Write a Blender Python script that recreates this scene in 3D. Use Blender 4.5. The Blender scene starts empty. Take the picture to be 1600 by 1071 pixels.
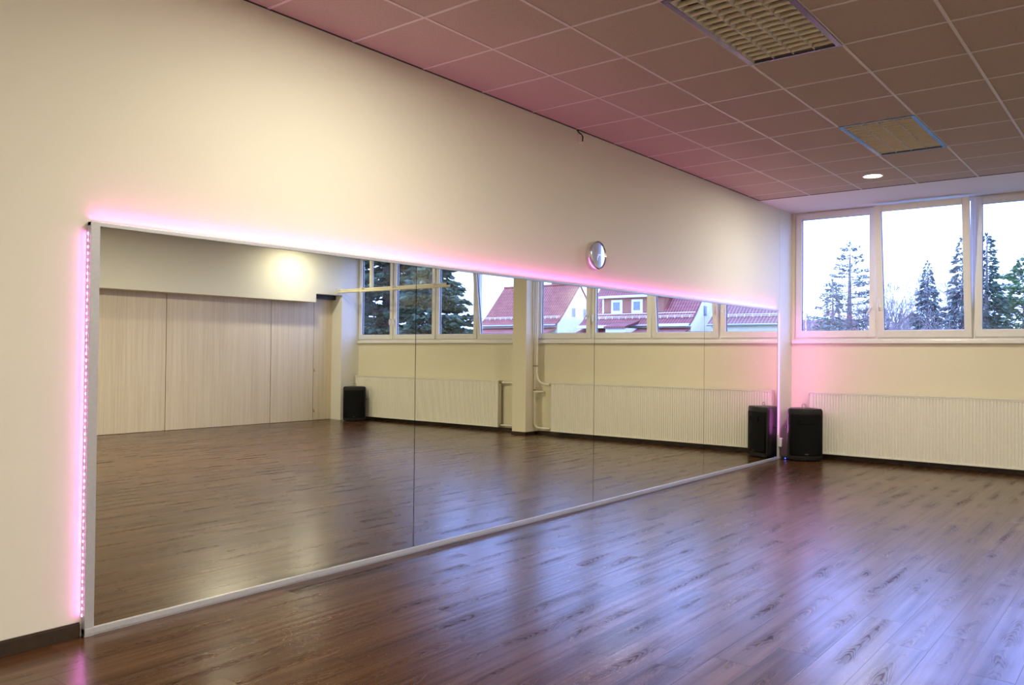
import bpy, bmesh, math, random
from mathutils import Vector, Matrix
random.seed(7)
SC = bpy.context.scene
COL = SC.collection
PI = math.pi

# ------------------------------------------------------------------ helpers
class MB:
    """collects shapes and links them as one mesh object"""
    def __init__(s): s.v = []; s.f = []
    def add(s, vs, fs):
        o = len(s.v); s.v += [tuple(v) for v in vs]; s.f += [tuple(i + o for i in f) for f in fs]
    def box(s, x0, x1, y0, y1, z0, z1):
        vs = [(x, y, z) for z in (z0, z1) for y in (y0, y1) for x in (x0, x1)]
        s.add(vs, [(0, 2, 3, 1), (4, 5, 7, 6), (0, 1, 5, 4), (2, 6, 7, 3), (0, 4, 6, 2), (1, 3, 7, 5)])
    def prism(s, pts, z0, z1):
        n = len(pts)
        s.add([(p[0], p[1], z0) for p in pts] + [(p[0], p[1], z1) for p in pts],
              [tuple(range(n))[::-1], tuple(range(n, 2 * n))] + [(i, (i + 1) % n, n + (i + 1) % n, n + i) for i in range(n)])
    def loft(s, rings, cap=True, closed=True):
        n = len(rings[0]); vs = [p for r in rings for p in r]; fs = []
        for k in range(len(rings) - 1):
            for i in range(n if closed else n - 1):
                j = (i + 1) % n
                fs.append((k * n + i, k * n + j, (k + 1) * n + j, (k + 1) * n + i))
        if cap: fs += [tuple(range(n))[::-1], tuple(range((len(rings) - 1) * n, len(rings) * n))]
        s.add(vs, fs)
    def tube(s, pts, r, n=10, cap=True):
        pts = [Vector(p) for p in pts]; rings = []
        rs = r if isinstance(r, (list, tuple)) else [r] * len(pts)
        up = None
        for i, p in enumerate(pts):
            d = (pts[min(i + 1, len(pts) - 1)] - pts[max(i - 1, 0)]).normalized()
            if up is None: up = Vector((0, 0, 1)) if abs(d.z) < .9 else Vector((0, 1, 0))
            a = d.cross(up)
            if a.length < 1e-4: a = d.cross(Vector((1, .3, 0)))
            a.normalize(); b = a.cross(d).normalized(); up = b
            rings.append([p + (a * math.cos(2 * PI * k / n) + b * math.sin(2 * PI * k / n)) * rs[i] for k in range(n)])
        s.loft(rings, cap)
    def lathe(s, prof, origin, axis, n=40, cap=True):
        ax = Vector(axis).normalized(); a = ax.orthogonal().normalized(); b = ax.cross(a); o = Vector(origin)
        s.loft([[o + ax * h + (a * math.cos(2 * PI * k / n) + b * math.sin(2 * PI * k / n)) * r for k in range(n)] for r, h in prof], cap)
    def build(s, name, mat, parent=None, smooth=False, bevel=0, loc=None):
        me = bpy.data.meshes.new(name); me.from_pydata(s.v, [], s.f); me.update()
        bm = bmesh.new(); bm.from_mesh(me); bmesh.ops.recalc_face_normals(bm, faces=bm.faces); bm.to_mesh(me); bm.free()
        if smooth:
            for p in me.polygons: p.use_smooth = True
            try: me.set_sharp_from_angle(angle=math.radians(40))
            except Exception: pass
        me.materials.append(mat)
        o = bpy.data.objects.new(name, me); COL.objects.link(o)
        if parent is not None: o.parent = parent
        if loc is not None: o.location = loc
        if bevel:
            m = o.modifiers.new('soft_edges', 'BEVEL'); m.width = bevel; m.segments = 2; m.limit_method = 'ANGLE'
        return o

def tag(o, label, cat, group=None, kind=None):
    o['label'] = label; o['category'] = cat
    if group: o['group'] = group
    if kind: o['kind'] = kind
    return o
def empty(name, label=None, cat=None, loc=(0, 0, 0), rz=0, group=None, kind=None):
    o = bpy.data.objects.new(name, None); COL.objects.link(o); o.location = loc; o.rotation_euler = (0, 0, rz); o.empty_display_size = .1
    if label: tag(o, label, cat, group, kind)
    elif kind: o['kind'] = kind
    return o
def struct(o, label=None, cat=None):
    o['kind'] = 'structure'
    if label: o['label'] = label
    if cat: o['category'] = cat
    return o
def dup(root, loc=None, rz=None):
    r = root.copy(); COL.objects.link(r)
    if loc is not None: r.location = loc
    if rz is not None: r.rotation_euler = (0, 0, rz)
    for ch in list(root.children):
        c = ch.copy(); COL.objects.link(c); c.parent = r
        for g in list(ch.children):
            d = g.copy(); COL.objects.link(d); d.parent = c
    return r

# ------------------------------------------------------------------ materials
def newmat(name):
    m = bpy.data.materials.new(name); m.use_nodes = True
    nt = m.node_tree; b = nt.nodes['Principled BSDF']
    return m, nt, b
def lk(nt, a, b): nt.links.new(a, b)
def node(nt, t, **kw):
    n = nt.nodes.new(t)
    for k, v in kw.items(): setattr(n, k, v)
    return n
def math_n(nt, op, a, b=None, c=None):
    n = node(nt, 'ShaderNodeMath', operation=op)
    for i, x in enumerate((a, b, c)):
        if x is None: continue
        if isinstance(x, (int, float)): n.inputs[i].default_value = x
        else: lk(nt, x, n.inputs[i])
    return n.outputs[0]
def mix_col(nt, fac, a, b, mode='MIX'):
    n = node(nt, 'ShaderNodeMix', data_type='RGBA', blend_type=mode)
    for sock, x in ((n.inputs[0], fac), (n.inputs[6], a), (n.inputs[7], b)):
        if isinstance(x, (int, float)): sock.default_value = x
        elif isinstance(x, tuple): sock.default_value = x + (1,) if len(x) == 3 else x
        else: lk(nt, x, sock)
    return n.outputs[2]
def noise(nt, vec, scale, detail=3, rough=.5, dist=0):
    n = node(nt, 'ShaderNodeTexNoise'); n.inputs['Scale'].default_value = scale; n.inputs['Detail'].default_value = detail
    n.inputs['Roughness'].default_value = rough; n.inputs['Distortion'].default_value = dist
    if vec is not None: lk(nt, vec, n.inputs['Vector'])
    return n.outputs['Fac']
def mapping(nt, vec, scale=(1, 1, 1), loc=(0, 0, 0)):
    n = node(nt, 'ShaderNodeMapping'); n.inputs['Scale'].default_value = scale; n.inputs['Location'].default_value = loc
    lk(nt, vec, n.inputs['Vector']); return n.outputs[0]
def coords(nt): return node(nt, 'ShaderNodeTexCoord').outputs['Object']
def bump(nt, b, height, strength=.2, dist=.01):
    n = node(nt, 'ShaderNodeBump'); n.inputs['Strength'].default_value = strength; n.inputs['Distance'].default_value = dist
    lk(nt, height, n.inputs['Height']); lk(nt, n.outputs[0], b.inputs['Normal'])
def ramp(nt, fac, stops):
    n = node(nt, 'ShaderNodeValToRGB'); e = n.color_ramp.elements
    while len(e) < len(stops): e.new(.5)
    for el, (p, c) in zip(e, stops): el.position = p; el.color = c + (1,) if len(c) == 3 else c
    lk(nt, fac, n.inputs[0]); return n.outputs[0]

def simple(name, col, rough=.5, metal=0, var=.06, scale=30, bmp=0, spec=.5):
    """paint/metal/plastic with a slight procedural mottling"""
    m, nt, b = newmat(name)
    c = coords(nt); n = noise(nt, c, scale, 4)
    lo = tuple(max(0, x * (1 - var)) for x in col); hi = tuple(min(1, x * (1 + var)) for x in col)
    lk(nt, ramp(nt, n, [(.3, lo), (.7, hi)]), b.inputs['Base Color'])
    b.inputs['Roughness'].default_value = rough; b.inputs['Metallic'].default_value = metal
    b.inputs['Specular IOR Level'].default_value = spec
    if bmp: bump(nt, b, n, bmp, .004)
    return m
def emit(name, col, s):
    m, nt, b = newmat(name)
    b.inputs['Base Color'].default_value = (.8, .8, .8, 1)
    n = node(nt, 'ShaderNodeTexNoise'); n.inputs['Scale'].default_value = 4
    lk(nt, coords(nt), n.inputs['Vector'])
    lk(nt, ramp(nt, n.outputs['Fac'], [(.2, tuple(x * .96 for x in col)), (.8, col)]), b.inputs['Emission Color'])
    b.inputs['Emission Strength'].default_value = s
    return m

def wall_paint(name, col, rough=.75):
    m, nt, b = newmat(name)
    c = coords(nt)
    big = noise(nt, c, .8, 2); fine = noise(nt, c, 55, 5, .6); trowel = noise(nt, mapping(nt, c, (1, 1, 1)), 6, 4, .55, 1.2)
    base = mix_col(nt, math_n(nt, 'MULTIPLY', big, .25), col, tuple(x * .93 for x in col))
    lk(nt, mix_col(nt, math_n(nt, 'MULTIPLY', trowel, .12), base, tuple(x * .9 for x in col)), b.inputs['Base Color'])
    b.inputs['Roughness'].default_value = rough; b.inputs['Specular IOR Level'].default_value = .25
    bump(nt, b, math_n(nt, 'ADD', math_n(nt, 'MULTIPLY', fine, .35), trowel), .12, .006)
    return m

M = {}
M['wall'] = wall_paint('cream_wall_paint', (.81, .775, .68))
M['wall_window'] = wall_paint('yellow_cream_wall_paint', (.78, .73, .55))
M['white_wall'] = wall_paint('whitened_wall_paint', (.80, .78, .72))
M['soffit'] = wall_paint('offwhite_soffit_paint', (.82, .79, .80))
M['bulkhead'] = wall_paint('pale_bulkhead_paint', (.80, .775, .66))
M['pvc'] = simple('white_window_plastic', (.80, .79, .76), .32, var=.02)
M['gasket'] = simple('dark_rubber_gasket', (.06, .06, .07), .6)
M['handle'] = simple('white_handle_plastic', (.82, .81, .78), .3, var=.02)
M['hinge'] = simple('grey_hinge_metal', (.5, .48, .45), .35, 1)
M['sill'] = simple('white_sill_laminate', (.80, .79, .76), .3, var=.03)
M['alu'] = simple('brushed_aluminium', (.52, .52, .57), .4, .35, .04, 60)
M['skirt'] = simple('dark_wood_skirting', (.036, .019, .010), .4, var=.25, scale=20)
M['radiator'] = simple('ivory_radiator_enamel', (.82, .80, .70), .35, var=.02)
M['rad_dark'] = simple('painted_slot_shade', (.22, .2, .16), .7)
M['pipe'] = simple('cream_pipe_paint', (.80, .77, .66), .4, var=.03)
M['valve'] = simple('brass_valve_metal', (.42, .33, .2), .4, .8)
M['spk'] = simple('black_speaker_plastic', (.006, .006, .007), .45, var=.3, scale=120, bmp=.1, spec=.4)
M['cone'] = simple('charcoal_speaker_cone', (.003, .003, .0034), .6, spec=.15)
M['badge'] = simple('grey_badge_metal', (.06, .06, .065), .35, .6)
M['steel'] = simple('polished_steel', (.72, .72, .74), .16, 1, .03)
M['chrome'] = simple('mirror_polished_dial', (.80, .82, .88), .03, 1, .01)
M['dark'] = simple('near_black_metal', (.015, .014, .013), .5)
M['tubecream'] = simple('cream_lacquered_tube', (.80, .74, .52), .4, var=.04)
M['blackcap'] = simple('black_rubber_cap', (.01, .01, .012), .5)
M['lamp_frame'] = simple('glossy_dark_lamp_frame', (.16, .17, .25), .22, .8, .03)
M['louvre'] = simple('cream_louvre_blade', (.88, .82, .62), .4, .0, .03)
M['louvre_rib'] = simple('satin_louvre_rib', (.78, .78, .80), .3, .15, .03)
M['lamp_in'] = simple('darkened_lamp_tray', (.30, .28, .25), .35, .5)  # aluminium grey, darkened to stand for the unlit depth of the tray
M['tube_off'] = simple('unlit_fluorescent_tube', (.85, .85, .82), .3)
M['tee'] = simple('white_ceiling_tee', (.70, .65, .62), .4, var=.02)
M['plug'] = simple('white_plug_plastic', (.85, .83, .85), .4)
M['cable'] = simple('black_cable_rubber', (.02, .02, .022), .5)
M['tan'] = simple('bare_chipped_board', (.50, .30, .11), .8, var=.2)
M['led_pink'] = emit('pink_led', (1.0, .10, .62), 2)
M['led_chip'] = emit('pink_led_chip', (1.0, .42, .86), 6)
M['led_far'] = emit('strong_pink_led', (1.0, .36, .84), 3)
M['led_blue'] = emit('blue_pilot_led', (.03, .06, 1.0), 6)
M['down'] = emit('warm_downlight_lens', (1.0, .92, .78), 40)

def glass_mat(name, tint=(1, 1, 1)):
    m, nt, b = newmat(name)
    nt.nodes.remove(b); out = nt.nodes['Material Output']
    lw = node(nt, 'ShaderNodeLayerWeight'); lw.inputs['Blend'].default_value = .5
    f = math_n(nt, 'ADD', math_n(nt, 'MULTIPLY', math_n(nt, 'POWER', lw.outputs['Facing'], 5.0), .96), .04)
    t = node(nt, 'ShaderNodeBsdfTransparent'); t.inputs[0].default_value = tint + (1,)
    g = node(nt, 'ShaderNodeBsdfGlossy'); g.inputs['Roughness'].default_value = 0; g.inputs['Color'].default_value = (1, 1, 1, 1)
    mx = node(nt, 'ShaderNodeMixShader'); lk(nt, f, mx.inputs[0]); lk(nt, t.outputs[0], mx.inputs[1]); lk(nt, g.outputs[0], mx.inputs[2])
    lk(nt, mx.outputs[0], out.inputs['Surface'])
    return m
M['glass'] = glass_mat('window_glass', (.97, .985, .98))
M['clear'] = glass_mat('clock_glass')
def mirror_mat():
    m, nt, b = newmat('mirror_silvering')
    b.inputs['Metallic'].default_value = 1; b.inputs['Roughness'].default_value = 0
    n = noise(nt, coords(nt), .7, 2)
    lk(nt, ramp(nt, n, [(.2, (.875, .875, .775)), (.8, (.89, .89, .79))]), b.inputs['Base Color'])
    return m
M['mirror'] = mirror_mat()

def floor_mat():
    m, nt, b = newmat('dark_oak_laminate')
    c = coords(nt); sp = node(nt, 'ShaderNodeSeparateXYZ'); lk(nt, c, sp.inputs[0])
    x, y = sp.outputs[0], sp.outputs[1]
    PW, PL = .192, 1.29
    u = math_n(nt, 'DIVIDE', x, PW); row = math_n(nt, 'FLOOR', u); fu = math_n(nt, 'FRACT', u)
    wn = node(nt, 'ShaderNodeTexWhiteNoise', noise_dimensions='1D'); lk(nt, row, wn.inputs['W'])
    v = math_n(nt, 'ADD', math_n(nt, 'DIVIDE', y, PL), math_n(nt, 'MULTIPLY', wn.outputs['Value'], 7.0))
    colm = math_n(nt, 'FLOOR', v); fv = math_n(nt, 'FRACT', v)
    cb = node(nt, 'ShaderNodeCombineXYZ'); lk(nt, row, cb.inputs[0]); lk(nt, colm, cb.inputs[1])
    wid = node(nt, 'ShaderNodeTexWhiteNoise', noise_dimensions='2D'); lk(nt, cb.outputs[0], wid.inputs['Vector'])
    pid = wid.outputs['Value']
    off = math_n(nt, 'MULTIPLY', pid, 37.0)
    gc = node(nt, 'ShaderNodeCombineXYZ'); lk(nt, x, gc.inputs[0]); lk(nt, y, gc.inputs[1]); lk(nt, off, gc.inputs[2])
    g = gc.outputs[0]
    # cathedral grain: parabolic rings along the middle of a plank, in patches
    cu = math_n(nt, 'SUBTRACT', fu, .5)
    wob = math_n(nt, 'MULTIPLY', math_n(nt, 'SUBTRACT', noise(nt, mapping(nt, g, (0, 2.2, 1)), 1.0, 2), .5), .8)
    cw = math_n(nt, 'ADD', cu, wob)
    n1 = noise(nt, mapping(nt, g, (11, 3.5, 1)), 1.0, 2, .5)
    ph = math_n(nt, 'ADD', math_n(nt, 'MULTIPLY', y, 11.0), math_n(nt, 'ADD', math_n(nt, 'MULTIPLY', math_n(nt, 'MULTIPLY', cw, cw), 60.0), math_n(nt, 'MULTIPLY', n1, 5.0)))
    rings = math_n(nt, 'ABSOLUTE', math_n(nt, 'SINE', math_n(nt, 'MULTIPLY', ph, 3.1416)))
    rings = math_n(nt, 'POWER', math_n(nt, 'SUBTRACT', 1.0, rings), 1.1)
    patch = noise(nt, mapping(nt, g, (0, 1.7, 1), (5, 3, 2)), 1.0, 2, .5)
    pm0 = node(nt, 'ShaderNodeMapRange', clamp=True); lk(nt, patch, pm0.inputs[0]); pm0.inputs[1].default_value = .40; pm0.inputs[2].default_value = .66
    ctr = node(nt, 'ShaderNodeMapRange', clamp=True); lk(nt, math_n(nt, 'ADD', math_n(nt, 'ABSOLUTE', cw), math_n(nt, 'MULTIPLY', n1, .22)), ctr.inputs[0]); ctr.inputs[1].default_value = .46; ctr.inputs[2].default_value = .12
    pmv = math_n(nt, 'MULTIPLY', pm0.outputs[0], ctr.outputs[0])
    dark = math_n(nt, 'MULTIPLY', rings, pmv)
    fibre = noise(nt, mapping(nt, g, (140, 5, 1)), 1.0, 3, .6)
    streak = noise(nt, mapping(nt, g, (26, .8, 1)), 1.0, 3, .55)
    tone = math_n(nt, 'ADD', math_n(nt, 'MULTIPLY', streak, .75), math_n(nt, 'MULTIPLY', fibre, .25))
    tone = math_n(nt, 'ADD', tone, math_n(nt, 'MULTIPLY', math_n(nt, 'SUBTRACT', pid, .5), .16))
    colr = ramp(nt, tone, [(.28, (.028, .010, .0022)), (.48, (.074, .028, .0060)), (.70, (.130, .056, .0150))])
    dk = mix_col(nt, math_n(nt, 'MULTIPLY', dark, .85), colr, (.030, .013, .006))
    dk = mix_col(nt, math_n(nt, 'MULTIPLY', pmv, .30), dk, (.022, .010, .004))
    # joints
    eu = math_n(nt, 'MULTIPLY', math_n(nt, 'MINIMUM', fu, math_n(nt, 'SUBTRACT', 1.0, fu)), PW)
    ev = math_n(nt, 'MULTIPLY', math_n(nt, 'MINIMUM', fv, math_n(nt, 'SUBTRACT', 1.0, fv)), PL)
    e = math_n(nt, 'MINIMUM', eu, ev)
    jm = node(nt, 'ShaderNodeMapRange', clamp=True); lk(nt, e, jm.inputs[0]); jm.inputs[1].default_value = .001; jm.inputs[2].default_value = .0026
    fin = mix_col(nt, jm.outputs[0], (.035, .017, .009), dk)
    lk(nt, fin, b.inputs['Base Color'])
    dk2 = math_n(nt, 'MULTIPLY', pmv, math_n(nt, 'ADD', math_n(nt, 'MULTIPLY', rings, .6), .4))
    sv = math_n(nt, 'SUBTRACT', math_n(nt, 'ADD', .0, math_n(nt, 'MULTIPLY', streak, 1.35)), math_n(nt, 'MULTIPLY', dk2, .8))
    lk(nt, math_n(nt, 'MAXIMUM', math_n(nt, 'MULTIPLY', sv, math_n(nt, 'ADD', .35, math_n(nt, 'MULTIPLY', jm.outputs[0], .65))), .05), b.inputs['Specular IOR Level'])
    rg = math_n(nt, 'ADD', math_n(nt, 'MULTIPLY', dark, .06), math_n(nt, 'ADD', .25, math_n(nt, 'MULTIPLY', pmv, .04)))
    lk(nt, rg, b.inputs['Roughness'])
    h = math_n(nt, 'ADD', math_n(nt, 'MULTIPLY', jm.outputs[0], .6), math_n(nt, 'MULTIPLY', dark, -.12))
    wav = noise(nt, mapping(nt, g, (14, 1.6, 1)), 1.0, 1)
    h = math_n(nt, 'ADD', h, math_n(nt, 'MULTIPLY', wav, .25))
    h = math_n(nt, 'ADD', h, math_n(nt, 'MULTIPLY', fibre, .15))
    bump(nt, b, h, .22, .0016)
    return m
M['floor'] = floor_mat()

def tile_mat():
    m, nt, b = newmat('mineral_fibre_tile')
    c = coords(nt); f = noise(nt, c, 150, 3, .7); g = noise(nt, c, 45, 4, .6); a = noise(nt, c, 1.2, 1)
    base = mix_col(nt, math_n(nt, 'MULTIPLY', a, .3), (.55, .465, .39), (.50, .425, .355))
    pits = node(nt, 'ShaderNodeMapRange', clamp=True); lk(nt, f, pits.inputs[0]); pits.inputs[1].default_value = .30; pits.inputs[2].default_value = .46
    lk(nt, mix_col(nt, pits.outputs[0], (.33, .27, .22), base), b.inputs['Base Color'])
    b.inputs['Roughness'].default_value = .9; b.inputs['Specular IOR Level'].default_value = .1
    bump(nt, b, math_n(nt, 'ADD', math_n(nt, 'MULTIPLY', g, .6), pits.outputs[0]), .5, .004)
    return m
M['tile'] = tile_mat()
def panel_mat():
    m, nt, b = newmat('pale_ash_wood_panel')
    c = coords(nt)
    s = noise(nt, mapping(nt, c, (1, 34, .55)), 1.0, 4, .6); t = noise(nt, mapping(nt, c, (1, 120, 3)), 1.0, 3, .6); w = noise(nt, mapping(nt, c, (1, 5, .3)), 1.0, 2)
    tone = math_n(nt, 'ADD', math_n(nt, 'MULTIPLY', s, .55), math_n(nt, 'ADD', math_n(nt, 'MULTIPLY', t, .3), math_n(nt, 'MULTIPLY', w, .15)))
    lk(nt, ramp(nt, tone, [(.3, (.58, .47, .33)), (.5, (.70, .60, .44)), (.7, (.78, .69, .53))]), b.inputs['Base Color'])
    b.inputs['Roughness'].default_value = .42; b.inputs['Specular IOR Level'].default_value = .35
    return m
M['panel'] = panel_mat()
def roof_mat(name, c1, c2, sc=(3.3, 2.6)):
    m, nt, b = newmat(name)
    c = coords(nt); sp = node(nt, 'ShaderNodeSeparateXYZ'); lk(nt, c, sp.inputs[0])
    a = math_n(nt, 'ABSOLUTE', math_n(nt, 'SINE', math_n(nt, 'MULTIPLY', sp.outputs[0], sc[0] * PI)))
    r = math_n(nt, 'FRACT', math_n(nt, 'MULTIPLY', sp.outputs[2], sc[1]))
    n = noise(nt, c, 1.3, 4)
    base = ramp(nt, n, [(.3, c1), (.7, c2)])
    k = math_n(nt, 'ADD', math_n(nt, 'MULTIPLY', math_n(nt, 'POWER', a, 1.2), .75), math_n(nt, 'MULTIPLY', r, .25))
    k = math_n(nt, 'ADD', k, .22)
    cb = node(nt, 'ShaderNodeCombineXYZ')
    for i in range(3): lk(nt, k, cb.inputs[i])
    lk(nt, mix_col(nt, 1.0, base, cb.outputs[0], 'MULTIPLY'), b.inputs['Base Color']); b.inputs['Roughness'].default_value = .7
    return m
M['roof_red'] = roof_mat('red_clay_pantiles', (.31, .075, .045), (.42, .125, .07))
M['roof_plum'] = roof_mat('plum_clay_pantiles', (.30, .08, .065), (.40, .13, .10))
M['roof_dark'] = roof_mat('dull_plum_tiles', (.32, .14, .11), (.38, .18, .14), (3.0, 4.0))
M['render'] = simple('white_house_render', (.88, .84, .62), .9, var=.05, scale=2)
M['brick'] = simple('red_brick_cladding', (.40, .17, .10), .9, var=.2, scale=9)
M['fascia'] = simple('white_fascia_board', (.86, .84, .76), .6, var=.03)
M['zinc'] = simple('grey_zinc_gutter', (.45, .47, .52), .5, .3)
M['hglass'] = simple('dull_house_window_glass', (.22, .26, .32), .12, 0, .2, 3)
M['bark'] = simple('grey_brown_bark', (.24, .19, .15), .9, var=.25, scale=8)
M['twig'] = simple('pale_lilac_brown_twigs', (.32, .25, .20), .9, var=.25, scale=4)
M['leaf_hazed'] = simple('hazed_conifer_needles', (.20, .22, .16), .7, var=.45, scale=1.6)  # needle colour lightened to stand for veiling glare from the sky
M['leaf_dark'] = simple('dark_spruce_needles', (.075, .12, .06), .65, var=.5, scale=1.5)
M['leaf_green'] = simple('fresh_pine_needles', (.16, .25, .085), .65, var=.4, scale=1.3)
M['grass'] = simple('dull_winter_grass', (.10, .13, .06), .95, var=.3, scale=2)

# ------------------------------------------------------------------ room numbers (metres)
D = 9.878            # inner face of the window wall
ZC = 3.454           # ceiling
XW = -.03            # inner face of the mirror wall
XP = 9.58            # partition panels
XB = 9.27            # bulkhead face
YB = -4.4            # wall behind
SX, SY = .625, .6536 # ceiling module
GX, GY = .6331, 3.6966

# floor
b = MB(); b.box(-.35, 10.1, YB - .3, D + .3, -.2, 0)
struct(b.build('floor', M['floor']), 'dark brown oak laminate floor with long planks running to the windows', 'floor')
# mirror wall
b = MB(); b.box(-.35, XW, YB, 9.39, 0, ZC + .3)
struct(b.build('wall_left', M['wall']), 'cream rendered wall carrying the long mirror', 'wall')
b = MB(); b.box(-.35, -.0285, 9.394, D + .085, 0, ZC + .3)
struct(b.build('wall_left_end', M['white_wall']), 'narrow pale wall strip between the mirror wall and the windows', 'wall')  # same cream paint, whitened to stand for daylight on this strip
b = MB(); b.box(-.35, -.06, 9.386, 9.398, 0, ZC + .3)
struct(b.build('trim_1', M['gasket']), 'dark joint beside the narrow pale wall strip', 'trim')
# window wall (below the windows, ends, pier)
Z0, Z1 = 1.625, 3.44
b = MB(); b.box(-.35, 10.1, D, D + .3, 0, Z0)
b.box(-.35, .015, D, D + .085, Z0, ZC + .3); b.box(XB, 10.1, D, D + .085, Z0, ZC + .3)
b.box(4.55, 4.82, D, D + .085, Z0, ZC + .3); b.box(.015, XB, D + .01, D + .085, Z1, ZC + .3)
struct(b.build('wall_front', M['wall_window']), 'yellowish cream window wall below the sills', 'wall')
# back wall behind the camera
b = MB(); b.box(-.35, 10.1, YB - .3, YB, 0, ZC + .3)
struct(b.build('wall_back', M['wall']), 'cream wall behind the viewer', 'wall')
# right wall: masonry behind, folding panels, bulkhead, pier
b = MB(); b.box(9.76, 10.1, YB, D, 0, ZC + .3); b.box(XB, 9.76, 9.40, D, 0, ZC)
wr = struct(b.build('wall_right', M['white_wall']), 'pale end pier beside the wood panelled partition', 'wall')
edges = [YB, -2.6, -1.5, -.42, .65, 1.73, 2.80, 3.66, 4.70, 5.74, 6.81, 7.90, 8.93, 9.398]
for i in range(len(edges) - 1):
    gap = {9: .014, 11: .014, 12: .012}
    b = MB(); b.box(XP, XP + .05, edges[i] + gap.get(i, .0016) / 2, edges[i + 1] - gap.get(i + 1, .0016) / 2, .006, 2.56)
    p = b.build('partition_panel', M['panel'], wr); p['kind'] = 'structure'
b = MB(); b.box(XP + .04, 9.765, YB, 9.40, 0, 2.6)
b.build('panel_backing', M['dark'], wr)
for y, z, h in ((8.937, 1.00, .05), (8.935, .16, .075)):
    b = MB(); b.prism([(0, 0), (.055, h * .25), (.028, h * .55), (.02, h), (0, h * 1.15)], -.0015, .0015)
    o = b.build('chipped_edge', M['tan'], wr); o.rotation_euler = (PI / 2, 0, PI / 2); o.location = (XP - .0012, y, z); o['label'] = 'chipped tan patch'
b = MB(); b.box(XB, 9.775, YB, 8.74, 2.41, ZC); b.box(XB, 9.775, 8.74, 9.40, 2.585, ZC)
struct(b.build('trim_2', M['bulkhead']), 'pale boxed bulkhead above the wood panels', 'bulkhead')
b = MB(); b.box(9.46, XP + .02, 8.745, 9.398, 2.50, 2.585)
struct(b.build('trim_3', M['dark']), 'dark track at the stepped end of the bulkhead', 'trim')
# pier between the two window bays
b = MB(); b.box(4.535, 4.83, 9.53, D, .055, ZC)
struct(b.build('pillar', M['wall_window']), 'cream pier between the two window bays', 'pillar')
b = MB(); b.box(4.527, 4.838, 9.518, D - .02, 0, .055)
struct(b.build('baseboard_pillar', M['skirt']), 'dark skirting around the pier', 'baseboard')
for nm, x0, x1 in (('baseboard_front', -.012, 4.525), ('baseboard_front_far', 4.84, XB - .002)):
    b = MB(); b.box(x0, x1, D - .022, D, 0, .062); b.prism([(x0, D - .03), (x1, D - .03), (x1, D - .02), (x0, D - .02)], 0, .018)
    struct(b.build(nm, M['skirt'], bevel=.002), 'dark skirting under the radiators', 'baseboard')
b = MB(); b.box(XW, XW + .016, YB, .050, 0, .068); b.box(XW, XW + .010, YB, .050, .068, .074)
struct(b.build('baseboard_left', M['skirt'], bevel=.002), 'dark wooden skirting left of the mirror', 'baseboard')

# ------------------------------------------------------------------ ceiling
fix_cells = {(2, 3), (2, 4), (2, -2), (2, -1), (2, -7), (2, -6), (9, 3), (9, 4), (9, -2), (9, -1)}
down_at = [(1.57, 7.945), (1.57, 1.41), (8.60, 8.10), (8.60, 1.41), (1.57, -2.51), (5.32, -2.51), (5.946, 4.677)]
YS = 8.635
xs = [XW] + [GX + k * SX for k in range(0, 15) if GX + k * SX < XB - .02] + [XB]
ys = [YB] + [GY + k * SY for k in range(-12, 8) if GY + k * SY > YB + .05] + [YS]
nx0 = 0; k0 = round((ys[1] - GY) / SY)
b = MB()
for i in range(len(xs) - 1):
    for j in range(len(ys) - 1):
        ci, cj = i - 1, k0 + j - 1
        if (ci, cj) in fix_cells: continue
        x0, x1, y0, y1 = xs[i], xs[i + 1], ys[j], ys[j + 1]
        hole = [d for d in down_at if x0 < d[0] < x1 and y0 < d[1] < y1]
        if not hole: b.box(x0, x1, y0, y1, ZC, ZC + .02); continue
        hx, hy = hole[0]; n = 32; r = .092; ring = []; outer = []
        for q in range(n):
            a = 2 * PI * q / n; c_, s_ = math.cos(a), math.sin(a)
            t = min(((x1 - hx) if c_ > 0 else (hx - x0)) / max(abs(c_), 1e-6), ((y1 - hy) if s_ > 0 else (hy - y0)) / max(abs(s_), 1e-6))
            ring.append((hx + c_ * r, hy + s_ * r)); outer.append((hx + c_ * t, hy + s_ * t))
        for z in (ZC, ZC + .02):
            b.add([(p[0], p[1], z) for p in ring + outer], [(q, (q + 1) % n, n + (q + 1) % n, n + q) for q in range(n)])
        b.add([(p[0], p[1], ZC) for p in ring] + [(p[0], p[1], ZC + .02) for p in ring], [(q, (q + 1) % n, n + (q + 1) % n, n + q) for q in range(n)])
        for cx, cy in ((x0, y0), (x1, y0), (x0, y1), (x1, y1)):   # fill the corners the fan leaves open
            a = math.atan2(cy - hy, cx - hx) % (2 * PI); q = int(a / (2 * PI / n)) % n
            b.add([(outer[q][0], outer[q][1], ZC), (cx, cy, ZC), (outer[(q + 1) % n][0], outer[(q + 1) % n][1], ZC)], [(0, 1, 2)])
struct(b.build('ceiling', M['tile']), 'suspended ceiling of speckled mineral tiles', 'ceiling')
b = MB(); b.box(-.35, 10.1, YB - .3, D + .45, ZC + .3, ZC + .45)
struct(b.build('ceiling_slab', M['white_wall']), 'slab above the suspended ceiling', 'ceiling')
b = MB(); b.box(XW - .01, XB, YS + .006, D + .04, ZC - .004, ZC + .02)
struct(b.build('trim_4', M['soffit']), 'smooth soffit strip above the windows', 'soffit')
b = MB(); T = .010
for x in xs[1:-1]: b.box(x - T, x + T, YB, YS, ZC - .004, ZC + .012)
for j in range(1, len(ys) - 1):
    for i in range(len(xs) - 1):
        if (i - 1, k0 + j - 1) in fix_cells and (i - 1, k0 + j - 2) in fix_cells: continue
        b.box(xs[i] + (T if i else 0), xs[i + 1] - T, ys[j] - T, ys[j] + T, ZC - .0032, ZC + .012)
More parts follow.
